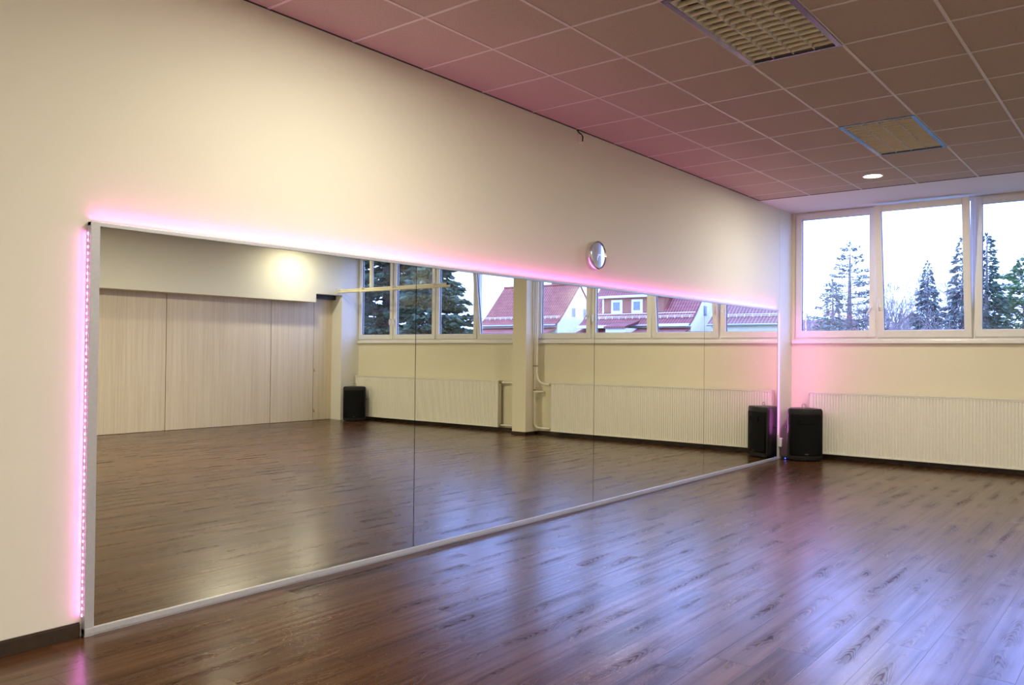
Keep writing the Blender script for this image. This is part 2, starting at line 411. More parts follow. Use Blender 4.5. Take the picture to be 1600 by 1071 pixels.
struct(b.build('trim_5', M['tee'], bevel=.0), 'white tee bars of the suspended ceiling', 'ceiling grid')
b = MB(); b.box(XW, XW + .012, YB, YS, ZC - .004, ZC); b.box(XW, XB, YS - .006, YS + .008, ZC - .004, ZC + .012)
struct(b.build('trim_6', M['dark']), 'dark edge angle around the ceiling tiles', 'trim')

# recessed louvre lights
def louvre_light(name, label, cx, j0):
    T = .010
    x0, x1 = GX + 2 * SX + T, GX + 3 * SX - T
    if cx > 5: x0 += 7 * SX; x1 += 7 * SX
    y0, y1 = GY + j0 * SY + T, GY + (j0 + 2) * SY - T
    W, L = (x1 - x0) / 2, (y1 - y0) / 2
    t = empty(name, label, 'ceiling light', ((x0 + x1) / 2, (y0 + y1) / 2, ZC), group='louvred ceiling lights')
    fw = .026
    b = MB()
    b.box(-W - T, -W + fw, -L - T, L + T, -.009, .004); b.box(W - fw, W + T, -L - T, L + T, -.009, .004)
    b.box(-W + fw, W - fw, -L - T, -L + .010, -.009, .004); b.box(-W + fw, W - fw, L - .010, L + T, -.009, .004)
    b.build('frame', M['lamp_frame'], t)
    b = MB(); b.box(-W, W, -L, L, .10, .11); b.box(-W, -W + .004, -L, L, .0, .1); b.box(W - .004, W, -L, L, .0, .1)
    b.box(-W, W, -L, -L + .004, .0, .1); b.box(-W, W, L - .004, L, .0, .1)
    b.build('tray', M['lamp_in'], t)
    a0, a1 = -W + fw, W - fw; step = (a1 - a0) / 4
    for k in range(4):
        b = MB(); b.tube([(a0 + (k + .5) * step, -L + .03, .07), (a0 + (k + .5) * step, L - .03, .07)], .013, 12)
        b.build('fluorescent_tube', M['tube_off'], t, smooth=True)
    b = MB()
    for k in range(5):
        x = a0 + k * step
        b.add([(x - .008, -L + .01, .045), (x + .008, -L + .01, .045), (x, -L + .01, -.006), (x - .008, L - .01, .045), (x + .008, L - .01, .045), (x, L - .01, -.006)],
              [(0, 1, 2), (3, 5, 4), (0, 3, 4, 1), (1, 4, 5, 2), (2, 5, 3, 0)])
    b.build('louvre_rib', M['louvre_rib'], t)
    b = MB(); ns = 15; st = (2 * L - .02) / ns
    for k in range(4):
        xa, xb = a0 + k * step + .005, a0 + (k + 1) * step - .005
        for q in range(ns):
            y = -L + .01 + (q + .5) * st
            prof = [(y - .003, .030), (y - .014, .012), (y - .016, -.003), (y - .010, -.004), (y + .004, .012), (y + .006, .030)]
            b.loft([[(xa, p[0], p[1]) for p in prof], [(xb, p[0], p[1]) for p in prof]])
    b.build('louvre', M['louvre'], t)
    return t
louvre_light('louvre_light', 'large louvred ceiling light cut by the top edge of the picture', 2, -2)
louvre_light('louvre_light', 'smaller looking louvred ceiling light further along, beside the glowing round downlight', 2, 3)

# recessed downlights
def downlight(x, y, label, watts):
    t = empty('downlight', label, 'downlight', (x, y, ZC), group='round recessed downlights')
    b = MB(); b.lathe([(.088, .004), (.106, .004), (.109, -.002), (.105, -.006), (.092, -.004), (.086, .03), (.084, .03)], (0, 0, 0), (0, 0, 1), 40, False)
    b.build('ring', M['tee'], t, smooth=True)
    b = MB(); b.lathe([(.083, .006), (.083, .001), (.012, -.001)], (0, 0, 0), (0, 0, 1), 32); b.build('lens', M['down'], t, smooth=True)
    pl = bpy.data.lights.new('bulb', 'AREA'); pl.shape = 'DISK'; pl.size = .155; pl.energy = watts * .55; pl.color = (1.0, .94, .74)
    po = bpy.data.objects.new('bulb', pl); COL.objects.link(po); po.parent = t; po.location = (0, 0, -.003)
    b = MB(); b.lathe([(.087, .02), (.087, .12)], (0, 0, 0), (0, 0, 1), 24); b.build('can', M['lamp_in'], t)
downlight(1.57, 7.945, 'glowing round downlight recessed in the ceiling near the windows', 72)
downlight(1.57, 1.41, 'round downlight above the near end of the mirror, outside the picture', 95)
downlight(8.60, 8.10, 'round downlight in front of the bulkhead near the windows, outside the picture', 38)
downlight(1.57, -2.51, 'added fill downlight behind the viewer near the mirror wall, outside the picture', 15)  # lamp added to brighten the left part of the mirror wall
downlight(5.32, -2.51, 'added fill downlight behind the viewer in the middle of the room, outside the picture', 200)  # unseen fill lamp added to lighten the panels and window wall
downlight(5.946, 4.677, 'round downlight over the middle of the floor, outside the picture', 230)
downlight(8.60, 1.41, 'round downlight in front of the bulkhead towards the rear, outside the picture', 170)

# ------------------------------------------------------------------ windows
def window(n, x0, x1, tilt, side, label):
    """x0..x1 outer frame; side: which stile carries the handle (+1 = larger x)"""
    t = empty('window_%d' % n, kind='structure', loc=((x0 + x1) / 2, D, Z0)); t['label'] = label; t['category'] = 'window'
    W = (x1 - x0) / 2; H = Z1 - Z0; f0 = .036
    b = MB(); fy0, fy1 = .004, .075
    b.box(-W, -W + f0, fy0, fy1, 0, H); b.box(W - f0, W, fy0, fy1, 0, H)
    b.box(-W + f0, W - f0, fy0, fy1, 0, .062); b.box(-W + f0, W - f0, fy0, fy1, H - .035, H)
    b.build('frame', M['pvc'], t)
    s = .082; o = .014; xl, xr = -W + o, W - o; zb, zt = .056, H - .014
    zb0 = zb
    b = MB(); ya, yb = -.022, .045
    b.box(xl, xl + s, ya, yb, 0, zt - zb0); b.box(xr - s, xr, ya, yb, 0, zt - zb0)
    b.box(xl + s, xr - s, ya, yb, 0, s + .012); b.box(xl + s, xr - s, ya, yb, zt - zb0 - s, zt - zb0)
    sh = b.build('sash', M['pvc'], t, bevel=.004); sh.location = (0, 0, zb0)
    if tilt: sh.rotation_euler = (math.radians(tilt), 0, 0)
    b = MB(); g = .004
    for q in ((xl + s, xl + s + g, s + .012, zt - zb0 - s), (xr - s - g, xr - s, s + .012, zt - zb0 - s), (xl + s, xr - s, s + .012, s + .012 + g), (xl + s, xr - s, zt - zb0 - s - g, zt - zb0 - s)):
        b.box(q[0], q[1], .004, .03, q[2], q[3])
    b.build('gasket', M['gasket'], sh)
    b = MB(); b.box(xl + s + .001, xr - s - .001, .012, .024, s + .013, zt - zb0 - s - .001)
    b.build('pane', M['glass'], sh)
    if side:
        hx = (xr - s * .5) if side > 0 else (xl + s * .5); hz = .40
        b = MB(); b.box(hx - .014, hx + .014, ya - .012, ya, hz - .035, hz + .035); b.tube([(hx, ya, hz), (hx, ya - .045, hz)], .009, 10)
        if tilt: pts = [(hx, ya - .045, hz), (hx, ya - .05, hz + .03), (hx, ya - .052, hz + .12)]
        else: pts = [(hx, ya - .045, hz), (hx + side * -.03, ya - .052, hz - .045), (hx + side * -.055, ya - .05, hz - .09)] if n in (1, 4) else [(hx, ya - .045, hz), (hx, ya - .052, hz - .05), (hx, ya - .05, hz - .11)]
        b.tube(pts, [.010, .011, .009], 10); b.build('handle', M['handle'], sh, smooth=True)
    hs = -side if side else 1
    hx = xr - .006 if hs > 0 else xl + .006
    b = MB(); b.box(hx - .008, hx + .008, ya - .008, ya + .01, -.004, .075); b.tube([(hx, ya - .006, .0), (hx, ya - .006, .07)], .007, 8)
    b.build('hinge', M['pvc'], sh)
    return t
wx = [(.018, 1.118), (1.120, 2.262), (2.264, 3.418), (3.420, 4.548), (4.83, 5.945), (5.947, 7.02), (7.022, 8.215), (8.217, 9.268)]
wl = ['first window beside the mirror wall, closed', 'second window from the mirror wall, tilted open', 'third window from the mirror wall, cut by the picture edge',
      'fourth window, next to the pipe on the pier', 'tilted window just beyond the pier', 'window two beyond the pier', 'third window beyond the pier', 'last window beside the bulkhead end']
for i, (x0, x1) in enumerate(wx):
    window(i + 1, x0, x1, 7.2 if i in (1, 4) else 0, [1, -1, 1, -1, 1, 0, 1, -1][i], wl[i])
for k, (x0, x1) in enumerate(((-.012, 4.532), (4.832, XB - .001))):
    b = MB(); b.box(x0, x1, D - .048, D + .07, 1.597, 1.652 - .012); b.box(x0, x1, D - .02, D + .07, 1.640, 1.655)
    struct(b.build('trim_%d' % (7 + k), M['sill'], bevel=.006), ['white window sill running from the mirror wall to the pier', 'white window sill beyond the pier'][k], 'window sill')

# ------------------------------------------------------------------ wall mirror
m0, m1, mt = .060, 9.269, 2.048
t = empty('wall_mirror', 'huge wall-length mirror of four panes in a thin aluminium frame', 'mirror', (XW, (m0 + m1) / 2, 0))
oy = (m0 + m1) / 2; ox = -XW
seams = [m0 + .03, 2.322, 4.650, 6.974, m1 - .016]
for i in range(4):
    b = MB(); b.box(.012, .030, seams[i] + .003 - oy, seams[i + 1] - .003 - oy, .03, mt - .012)
    b.build('mirror_pane', M['mirror'], t)
b = MB(); b.box(.001, .0125, m0 + .02 - oy, m1 - .02 - oy, .02, mt - .01); b.build('backing_board', M['dark'], t)
b = MB(); b.box(.002, .037, m0 - oy, m1 - oy, mt - .020, mt); b.build('frame_rail', M['alu'], t, bevel=.002)
b = MB(); b.box(.002, .040, m0 - oy, m1 - oy, .012, .042); b.box(.002, .034, m0 - oy, m1 - oy, .0, .012); b.build('frame_rail', M['alu'], t, bevel=.002)
b = MB(); b.box(.002, .038, m0 - oy, m0 + .046 - oy, .0, mt); b.build('frame_stile', M['alu'], t, bevel=.002)
b = MB(); b.box(.002, .033, m1 - .018 - oy, m1 - oy, .0, mt); b.build('frame_stile', M['alu'], t, bevel=.002)

# pink LED strips on the frame's outer edges
t = empty('led_strip', 'pink dotted led strip on the near upright edge of the mirror', 'led strip', (XW + .014, m0, 0), group='pink led strips around the mirror')
b = MB(); b.box(-.005, .005, -.0016, -.0004, .10, 2.0); b.build('tape', M['plug'], t)
proto = None
for k in range(58):
    if proto is None:
        b = MB(); b.box(-.0028, .0028, -.004, -.0016, -.005, .005); proto = b.build('led_chip', M['led_chip'], t); c = proto
    else:
        c = proto.copy(); COL.objects.link(c); c.parent = t
    c.location = (0, 0, .106 + k * (1.99 - .106) / 57)
def led_light(t, L, W, energy, loc, d, spread=170):
    la = bpy.data.lights.new('led_beam', 'AREA'); la.shape = 'RECTANGLE'; la.size = W; la.size_y = L; la.energy = energy * .75; la.color = (1.0, .20, .92); la.spread = math.radians(spread)
    lo = bpy.data.objects.new('led_beam', la); COL.objects.link(lo); lo.parent = t; lo.location = loc
    lo.rotation_euler = Vector(d).to_track_quat('-Z', 'Y').to_euler()
led_light(t, 1.9, .004, 1.7, (0, -.0017, 1.05), (0, -1, 0))
t = empty('led_strip', 'pink led strip lying along the top rail of the mirror', 'led strip', (XW + .012, oy, mt), group='pink led strips around the mirror')
b = MB(); b.box(-.005, .005, m0 + .05 - oy, m1 - .02 - oy, .0004, .0016); b.build('tape', M['plug'], t)
b = MB()
for k in range(300):
    y = m0 + .07 - oy + k * (m1 - m0 - .1) / 299
    b.box(-.0028, .0028, y - .005, y + .005, .0016, .004)
o = b.build('led_row', M['led_pink'], t); o['kind'] = 'stuff'
la = bpy.data.lights.new('led_beam', 'AREA'); la.shape = 'RECTANGLE'; la.size = m1 - m0 - .02; la.size_y = .006; la.energy = 8.5; la.color = (1.0, .08, .62); la.spread = math.radians(150)
lo = bpy.data.objects.new('led_beam', la); COL.objects.link(lo); lo.parent = t; lo.location = (0.010, 0, .0055); lo.rotation_euler = (PI, 0, PI / 2)
t = empty('led_strip', 'pink led strip glowing down the far upright edge of the mirror', 'led strip', (XW, m1 + .085, 0), group='pink led strips around the mirror')
b = MB(); b.box(.0004, .0016, -.005, .005, .30, mt - .03); b.build('tape', M['plug'], t)
b = MB()
for k in range(66):
    z = .34 + k * (mt - .05 - .34) / 65
    b.box(.0016, .004, -.0028, .0028, z - .005, z + .005)
b.build('led_row', M['led_far'], t)
led_light(t, 1.66, .005, 5.5, (.0075, .004, 1.18), (1, .7, 0))
# controller, adapter and lead
t = empty('led_controller', 'small white control box on the wall at the far foot of the mirror', 'controller', (XW, 9.41, .225))
b = MB(); b.box(0, .045, -.035, .035, -.058, .058); b.build('case', M['plug'], t, bevel=.006)
b = MB(); b.tube([(.014, 0, -.055), (.014, .004, -.11), (.02, -.02, -.17), (.05, -.02, -.212), (.12, -.01, -.220)], .0035, 8); b.build('lead', M['cable'], t, smooth=True)
t = empty('power_adapter', 'small black plug adapter with blue pilot light on the floor beside the mirror foot', 'adapter', (.055, 9.39, 0), .3)
b = MB(); b.box(-.045, .045, -.03, .03, 0, .034); b.build('case', M['spk'], t, bevel=.006)
b = MB(); b.lathe([(.007, 0), (.006, .004)], (.01, -.030, .018), (0, -1, 0), 12); b.build('pilot_light', M['led_blue'], t)

# ------------------------------------------------------------------ wall clock and ceiling hook
t = empty('wall_clock', 'round deep steel wall clock with mirror-bright dial above the mirror', 'clock', (XW, 4.655, 2.335))
b = MB(); b.lathe([(.118, 0), (.130, .004), (.130, .050), (.124, .058)], (0, 0, 0), (1, 0, 0), 64, True); b.build('housing', M['steel'], t, smooth=True)
b = MB(); b.lathe([(.124, .056), (.131, .058), (.131, .066), (.124, .070), (.117, .064), (.117, .056)], (0, 0, 0), (1, 0, 0), 64, False); b.build('bezel', M['steel'], t, smooth=True)
b = MB(); b.lathe([(.118, .057), (.118, .0605)], (0, 0, 0), (1, 0, 0), 64); b.build('dial', M['chrome'], t)
for nm, L, w, a in (('hour_hand', .055, .006, math.radians(200)), ('minute_hand', .085, .0045, math.radians(75))):
    b = MB(); dy, dz = math.sin(a), math.cos(a); px, pz = dz, -dy
    pts = [(-.012 * dy + w * px, -.012 * dz + w * pz), (L * dy + w * .4 * px, L * dz + w * .4 * pz), (L * dy - w * .4 * px, L * dz - w * .4 * pz), (-.012 * dy - w * px, -.012 * dz - w * pz)]
    b.loft([[(.0608, p[0], p[1]) for p in pts], [(.0622, p[0], p[1]) for p in pts]]); b.build(nm, M['steel'], t)
t = empty('cable_outlet', 'small cream outlet with a cable stub on the wall just under the ceiling', 'outlet', (XW, 4.42, 3.385))
b = MB(); b.box(0, .02, -.035, .035, -.05, .03); b.build('cover', M['wall'], t, bevel=.005)
b = MB(); b.tube([(.022, .012, -.03), (.026, .014, .01), (.02, .0, .03), (.012, -.03, .045), (.004, -.05, .066)], .006, 8); b.build('cable', M['dark'], t, smooth=True)

# ------------------------------------------------------------------ radiators
def radiator(label, x0, x1):
    L = x1 - x0; z0, z1 = .075, .925; dpt = .105; yf = D - .035 - dpt
    t = empty('radiator', label, 'radiator', ((x0 + x1) / 2, yf, 0), group='ribbed radiators under the windows')
    pitch = .0375; n = int((L - .03) / pitch); xa = -n * pitch / 2
    prof = []
    for k in range(n):
        x = xa + k * pitch
        prof += [(x + .001, .010), (x + .008, 0), (x + pitch - .008, 0), (x + pitch - .001, .010)]
    b = MB(); zz0, zz1 = z0 + .022, z1 - .030
    vs = [(p[0], p[1], zz0) for p in prof] + [(p[0], p[1], zz1) for p in prof]; m = len(prof)
    b.add(vs, [(i, i + 1, m + i + 1, m + i) for i in range(m - 1)])
    b.box(-L / 2, L / 2, .012, .022, z0, z1 - .02)
    b.build('ribbed_panel', M['radiator'], t)
    b = MB()
    for za, zb in ((z0, z0 + .024), (z1 - .034, z1 - .022)):
        b.box(-L / 2, L / 2, -.003, .016, za, zb)
    b.build('panel_rim', M['radiator'], t, bevel=.005)
    b = MB(); b.box(-L / 2, L / 2, .02, .030, z1 - .028, z1 - .004)
    for k in range(n): b.box(xa + k * pitch + .005, xa + k * pitch + .013, .0, dpt, z1 - .012, z1 - .003)
    b.box(-L / 2, L / 2, -.002, .010, z1 - .014, z1); b.box(-L / 2, L / 2, dpt - .010, dpt, z1 - .014, z1); b.box(-L / 2, L / 2, .05, .055, z1 - .012, z1)
    b.build('top_grille', M['radiator'], t)
    b = MB(); b.box(-L / 2 + .01, L / 2 - .01, .004, dpt - .01, z1 - .034, z1 - .030); b.build('grille_shade_sheet', M['rad_dark'], t)  # dark sheet below the grille stands for the shade inside
    for s in (-1, 1):
        b = MB(); xx = s * L / 2; b.box(min(xx, xx - s * .003), max(xx, xx - s * .003), .0, dpt, z0 + .005, z1 - .002); b.build('side_cover', M['radiator'], t)
    b = MB(); b.box(-L / 2, L / 2, dpt - .02, dpt - .008, z0, z1 - .02); b.build('inner_panel', M['radiator'], t)
    for xb in (-L / 2 + .25, 0, L / 2 - .25):
        b = MB(); b.box(xb - .02, xb + .02, dpt - .01, dpt + .034, z0 + .01, z1 - .08); b.build('bracket', M['radiator'], t)
    return t, yf
radiator('long ivory ribbed radiator between the mirror wall and the pier', .262, 4.150)
radiator('ivory ribbed radiator beyond the pier, seen only in the mirror', 5.320, 9.215)
# valves with short tails
def arc(p0, c, p1, n=8):
    return [tuple((1 - s) ** 2 * a + 2 * s * (1 - s) * q + s * s * e for a, q, e in zip(p0, c, p1)) for s in [i / n for i in range(n + 1)]]
ZF, ZR = .885, .115; yp = D - .09
def heat_pipe(label, pts):
    t = empty('heating_pipe', label, 'heating pipe', pts[0], group='cream heating pipes at the pier')
    o = Vector(pts[0]); b = MB(); b.tube([Vector(p) - o for p in pts], .017, 12); b.build('pipe', M['pipe'], t, smooth=True)
    return t, o
xa_, xb_ = 4.500, 4.452
t, o = heat_pipe('cream pipe dropping down the pier and bending to the top of the long radiator', [(xb_, yp - .05, ZC - .006), (xb_, yp - .05, 1.10)] + arc((xb_, yp - .05, 1.10), (xb_, yp - .05, ZF), (xb_ - .17, yp, ZF)) + [(4.215, yp, ZF)])
b = MB(); b.lathe([(.021, 0), (.024, .004), (.024, .03), (.021, .034)], Vector((4.205, yp, ZF)) - o, (1, 0, 0), 14); b.build('union_nut', M['pipe'], t, smooth=True)
b = MB(); b.lathe([(.018, 0), (.022, .01), (.022, .03), (.016, .034)], Vector((4.165, yp, ZF)) - o, (1, 0, 0), 14); b.build('valve', M['valve'], t, smooth=True)
for z in (2.95, 1.20):
    b = MB(); b.lathe([(.019, -.012), (.024, -.010), (.024, .010), (.019, .012)], Vector((xb_, yp - .05, z)) - o, (0, 0, 1), 14); b.box(xb_ - o.x, 4.535 - o.x, -.006, .006, z - o.z - .006, z - o.z + .006)
    b.build('pipe_clip', M['valve'], t, smooth=True)
t, o = heat_pipe('slim cream pipe close to the pier running down to its lower cross pipe', [(xa_, yp - .05, ZC - .006), (xa_, yp - .05, .22)] + arc((xa_, yp - .05, .22), (xa_, yp - .05, ZR), (xa_ - .10, yp, ZR)) + [(4.19, yp, ZR)])
b = MB(); b.lathe([(.018, 0), (.022, .01), (.022, .03), (.016, .034)], Vector((4.16, yp, ZR)) - o, (1, 0, 0), 14); b.build('valve', M['valve'], t, smooth=True)
for z in (2.95, 1.20, .78):
    b = MB(); b.lathe([(.019, -.012), (.023, -.010), (.023, .010), (.019, .012)], Vector((xa_, yp - .05, z)) - o, (0, 0, 1), 14); b.build('pipe_clip', M['valve'], t, smooth=True)
t, o = heat_pipe('short cream branch pipe through the pier to the far radiator top', [(4.838, yp, ZF), (5.27, yp, ZF)])
b = MB(); b.lathe([(.016, 0), (.023, .006), (.023, .04), (.018, .05)], Vector((5.268, yp, ZF)) - o, (1, 0, 0), 14); b.build('valve', M['valve'], t, smooth=True)
t, o = heat_pipe('short cream branch pipe through the pier to the far radiator foot', [(4.845, yp, ZR), (5.27, yp, ZR)])
b = MB(); b.lathe([(.016, 0), (.021, .006), (.021, .04), (.018, .05)], Vector((5.268, yp, ZR)) - o, (1, 0, 0), 14); b.build('valve', M['valve'], t, smooth=True)
t, o = heat_pipe('stubby cream pipe branching off the risers at waist height', [(4.533, yp - .05, .75), (4.42, yp - .05, .75), (4.40, yp - .02, .75), (4.40, D - .002, .75)])

# ------------------------------------------------------------------ loudspeakers
def speaker():
    t = empty('loudspeaker')
    Wf, Wb, Dp, H = .225, .135, .32, .705
    def section(sc, dz):
        pts = []
        for k in range(11):
            u = -1 + k * .2; pts.append((u * Wf * sc, -.06 * (1 - u * u) * sc))
        pts += [(Wf * sc + .004 * sc, .03), (Wf * sc, .07), (Wb * sc, Dp * sc), (-Wb * sc, Dp * sc), (-Wf * sc, .07), (-Wf * sc - .004 * sc, .03)]
        return [(p[0], p[1], dz) for p in pts]
    b = MB(); b.loft([section(.90, .012), section(.985, .035), section(1, .06), section(1, H - .05), section(.985, H - .02), section(.92, H)]); b.build('cabinet', M['spk'], t, smooth=True)
    for sx in (-1, 1):
        for yy in (.02, .24):
            b = MB(); b.lathe([(.018, 0), (.02, .012)], (sx * (.15 if yy < .1 else .09), yy, 0), (0, 0, 1), 12); b.build('rubber_foot', M['blackcap'], t)
    b = MB()
    rows = []
    for z in (.075, .09, H - .085, H - .07):
        k_ = .88 if z in (.075, H - .07) else .92
        rows.append([(u / 10 * Wf * k_, -.066 * (1 - (u / 10) ** 2 * .82) - .001, z) for u in range(-10, 11)])
    b.loft(rows, False, False); g = b.build('grille', M['cone'], t, smooth=True)
    m = g.modifiers.new('depth', 'SOLIDIFY'); m.thickness = .006; m.offset = 0
    b = MB(); b.lathe([(.100, .0), (.108, .003), (.106, .006), (.09, .007), (.04, .004), (.02, .008)], (0, -.056, .275), (0, -1, 0), 40); b.build('woofer_ring', M['cone'], t, smooth=True)
    b = MB(); b.box(-.10, .10, -.072, -.058, .50, .57); b.build('horn', M['cone'], t, bevel=.004)
    b = MB(); b.box(-.025, .025, -.073, -.060, .088, .104); b.build('badge', M['badge'], t)
    b = MB(); n = 20
    ring = [(math.cos(2 * PI * k / n) * .024, .10, H + .036 + math.sin(2 * PI * k / n) * .024) for k in range(n + 1)]
    b.tube(ring, .0065, 8, False); b.tube([(0, .10, H - .004), (0, .10, H + .016)], .006, 8); b.lathe([(.014, H - .002), (.014, H + .004)], (0, .10, 0), (0, 0, 1), 14)
    b.build('eyebolt', M['hinge'], t, smooth=True)
    for s in (-1, 1):
        b = MB(); a = (s * (Wf - .002), .10); e = (s * (Wf - .045), .20)
        b.tube([(a[0] , a[1], .44), (a[0] + s * .012, a[1] + .03, .44), (e[0] + s * .014, e[1], .44), (e[0] + s * .0, e[1] + .03, .44)], .010, 8); b.build('carry_handle', M['spk'], t, smooth=True)
    return t
s1 = speaker(); s1.location = (.335, 9.40, 0); s1.rotation_euler = (0, 0, math.radians(33))
tag(s1, 'black loudspeaker on the floor just past the far end of the mirror', 'loudspeaker', 'black loudspeakers in the window corners')
s2 = dup(s1, (8.83, 9.39, 0), math.radians(-44))
tag(s2, 'black loudspeaker in the corner by the panelled wall, seen only in the mirror', 'loudspeaker', 'black loudspeakers in the window corners')

# ------------------------------------------------------------------ cream tubes held out from the bulkhead end
t = empty('curtain_rail', 'pair of cream rail tubes with black end caps held out before the far windows', 'rail', (XB, 9.33, 2.66))
b = MB(); b.tube([(-.012, .03, .025), (-3.02, .03, .025)], .024, 14); b.build('rail_tube', M['tubecream'], t, smooth=True)
b = MB(); b.tube([(-.012, -.03, -.018), (-3.17, -.03, -.018)], .022, 14); b.build('rail_tube', M['tubecream'], t, smooth=True)
for x, y, z, r in ((-3.02, .03, .025, .025), (-3.17, -.03, -.018, .023)):
    b = MB(); b.lathe([(r, 0), (r, .03), (r * .8, .036)], (x + .004, y, z), (-1, 0, 0), 16); b.build('end_cap', M['blackcap'], t, smooth=True)
for x in (-.72, -1.62, -2.72):
    b = MB(); b.box(x - .03, x + .03, -.056, .058, -.045, .054); b.build('clip', M['tubecream'], t, bevel=.008)
b = MB(); b.box(-.98, -.92, .0, .06, .045, ZC - 2.66 - .005); b.build('hanger', M['tubecream'], t, bevel=.003)
b = MB(); b.box(-.014, 0, -.07, .07, -.06, .07); b.build('wall_plate', M['tubecream'], t)

# ------------------------------------------------------------------ outside
b = MB(); b.box(-140, 160, D + .4, 190, -1.9, -1.6)
struct(b.build('ground', M['grass']), 'dull grass beyond the windows', 'ground')

def house(label, x0, x1, y0, depth, ze, zr, roofmat, group=None, bell=True):
    t = empty('house', label, 'house', ((x0 + x1) / 2, y0, -1.6), group='row of houses beyond the far windows')
    W = (x1 - x0) / 2; e = ze + 1.6; r = zr + 1.6; mid = depth / 2
    b = MB()
    body = [(0.25, 0), (depth - .25, 0), (depth - .25, e), (mid, r - .12), (.25, e)]
    b.loft([[(-W + .15, p[0], p[1]) for p in body], [(W - .15, p[0], p[1]) for p in body]]); b.build('walls', M['render'], t)
    # two roof slopes with a bell-cast foot
    def slope(s):
        k = [(-.35, e - .25), (.45, e + .30), (1.2, e + 1.0), (mid, r)] if bell else [(-.35, e - .3), (mid, r)]
        pts = k + [(p[0], p[1] - .16) for p in k[::-1]]
        return [((p[0] if s > 0 else depth - p[0]), p[1]) for p in pts]
    for s in (1, -1):
        b = MB(); pr = slope(s); b.loft([[(-W, p[0], p[1]) for p in pr], [(W, p[0], p[1]) for p in pr]]); b.build('roof_slope', roofmat, t)
    b = MB(); b.tube([(-W, -.40, e - .30), (W, -.40, e - .30)], .09, 8); b.build('gutter', M['zinc'], t)
    b = MB()
    for k in range(int(2 * W / .8)): b.box(-W + .4 + k * .8 - .02, -W + .4 + k * .8 + .02, .42, .50, e + .42, e + .72)
    b.tube([(-W, .42, e + .70), (W, .42, e + .70)], .03, 6); b.tube([(-W, .42, e + .56), (W, .42, e + .56)], .025, 6); b.build('snow_guard', M['fascia'], t)
    b = MB(); b.tube([(-W, mid, r + .02), (W, mid, r + .02)], .12, 8); b.build('ridge', roofmat, t)
    b = MB(); b.box(-W * .3 - .4, -W * .3 + .4, mid + .3, mid + 1.1, r - 1.2, r + .9); b.build('chimney', M['brick'], t)
    for s in (-1, 1):
        for yy, zz, w, h in ((mid - 1.2, e + 1.2, .9, 1.2), (mid + 1.1, e + 1.2, .9, 1.2), (mid - 2.4, e - 1.7, 1.1, 1.2), (mid + 2.0, e - 1.7, 1.1, 1.2)):
            xx = s * (W - .15); f = MB(); f.box(xx - .04, xx + .04, yy - w / 2, yy + w / 2, zz - h / 2, zz + h / 2); fo = f.build('window', M['fascia'], t)
            f = MB(); f.box(xx - .05, xx + .05, yy - w / 2 + .1, yy + w / 2 - .1, zz - h / 2 + .1, zz + h / 2 - .1); f.build('window_glass', M['hglass'], fo)
    return t, e, r
tA, eA, rA = house('red roofed house with a white gable, beyond the window next to the pier', 47.9, 59.0, 71.7, 9.0, 4.85, 9.35, M['roof_red'])
tB, eB, rB = house('plum roofed house with a brick dormer and two white dormer windows', 32.0, 44.9, 71.7, 9.0, 4.65, 9.25, M['roof_plum'])
tC, eC, rC = house('dull plum roofed house behind the windows closest to the mirror', 12.0, 30.2, 71.7, 9.0, 4.6, 8.6, M['roof_dark'])
# lean-to roofs at the foot of the row
b = MB(); b.loft([[(x, -2.2, eA - 1.35), (x, .2, eA - .55), (x, .2, eA - .7), (x, -2.2, eA - 1.5)] for x in (-5.3, 5.3)]); b.build('lean_to_roof', M['roof_red'], tA)
b = MB(); b.loft([[(x, -2.0, eB - 1.25), (x, .2, eB - .55), (x, .2, eB - .7), (x, -2.0, eB - 1.4)] for x in (-6.3, 6.3)]); b.build('lean_to_roof', M['roof_plum'], tB)
b = MB(); b.box(2.4, 5.9, -1.5, .2, eB - .55, eB - .3); b.build('canopy', M['fascia'], tB)
b = MB(); b.loft([[(x, -2.6, eB - .45), (x, .4, eB + .25), (x, .4, eB + .05), (x, -2.6, eB - .65)] for x in (-.6, 1.9)]); b.build('porch_roof', M['roof_plum'], tB)
b = MB(); b.box(-.5, 1.8, -2.4, .3, eB - 3.5, eB - .6); b.build('porch', M['fascia'], tB)
b = MB(); b.box(-6.45, -2.4, -.6, .2, eB - .42, eB - .16); b.build('eave_board', M['fascia'], tB)
# dormer of the middle house (local x = real x - 38.45)
d0, d1 = 35.7 - 38.45, 42.9 - 38.45; z0d, z1d = 5.75 + 1.6, 7.35 + 1.6
b = MB(); b.box(d0, d1, 1.35, 4.3, z0d - .3, z1d); dm = b.build('dormer', M['brick'], tB)
b = MB(); b.loft([[(x, .95, z1d - .02), (x, 4.6, z1d + .35), (x, 4.6, z1d + .55), (x, .95, z1d + .2)] for x in (d0 - .35, d1 + .35)]); b.build('dormer_roof', M['fascia'], dm)
b = MB(); b.box(d0 - .1, d1 + .1, 1.15, 1.4, z0d - .30, z0d - .12); b.build('dormer_sill', M['zinc'], dm)
for xa, xb in ((40.50, 41.85), (38.10, 39.40)):
    b = MB(); b.box(xa - 38.45, xb - 38.45, 1.27, 1.40, z0d - .12, z1d - .22); b.build('dormer_window', M['fascia'], dm)
    b = MB(); b.box(xa - 38.45 + .30, xb - 38.45 - .25, 1.24, 1.30, z0d + .26, z1d - .46); b.build('dormer_glass', M['hglass'], dm)
b = MB(); b.box(d1 - .12, d1 + .06, 1.28, 1.45, z0d - .1, z1d); b.build('corner_board', M['fascia'], dm)

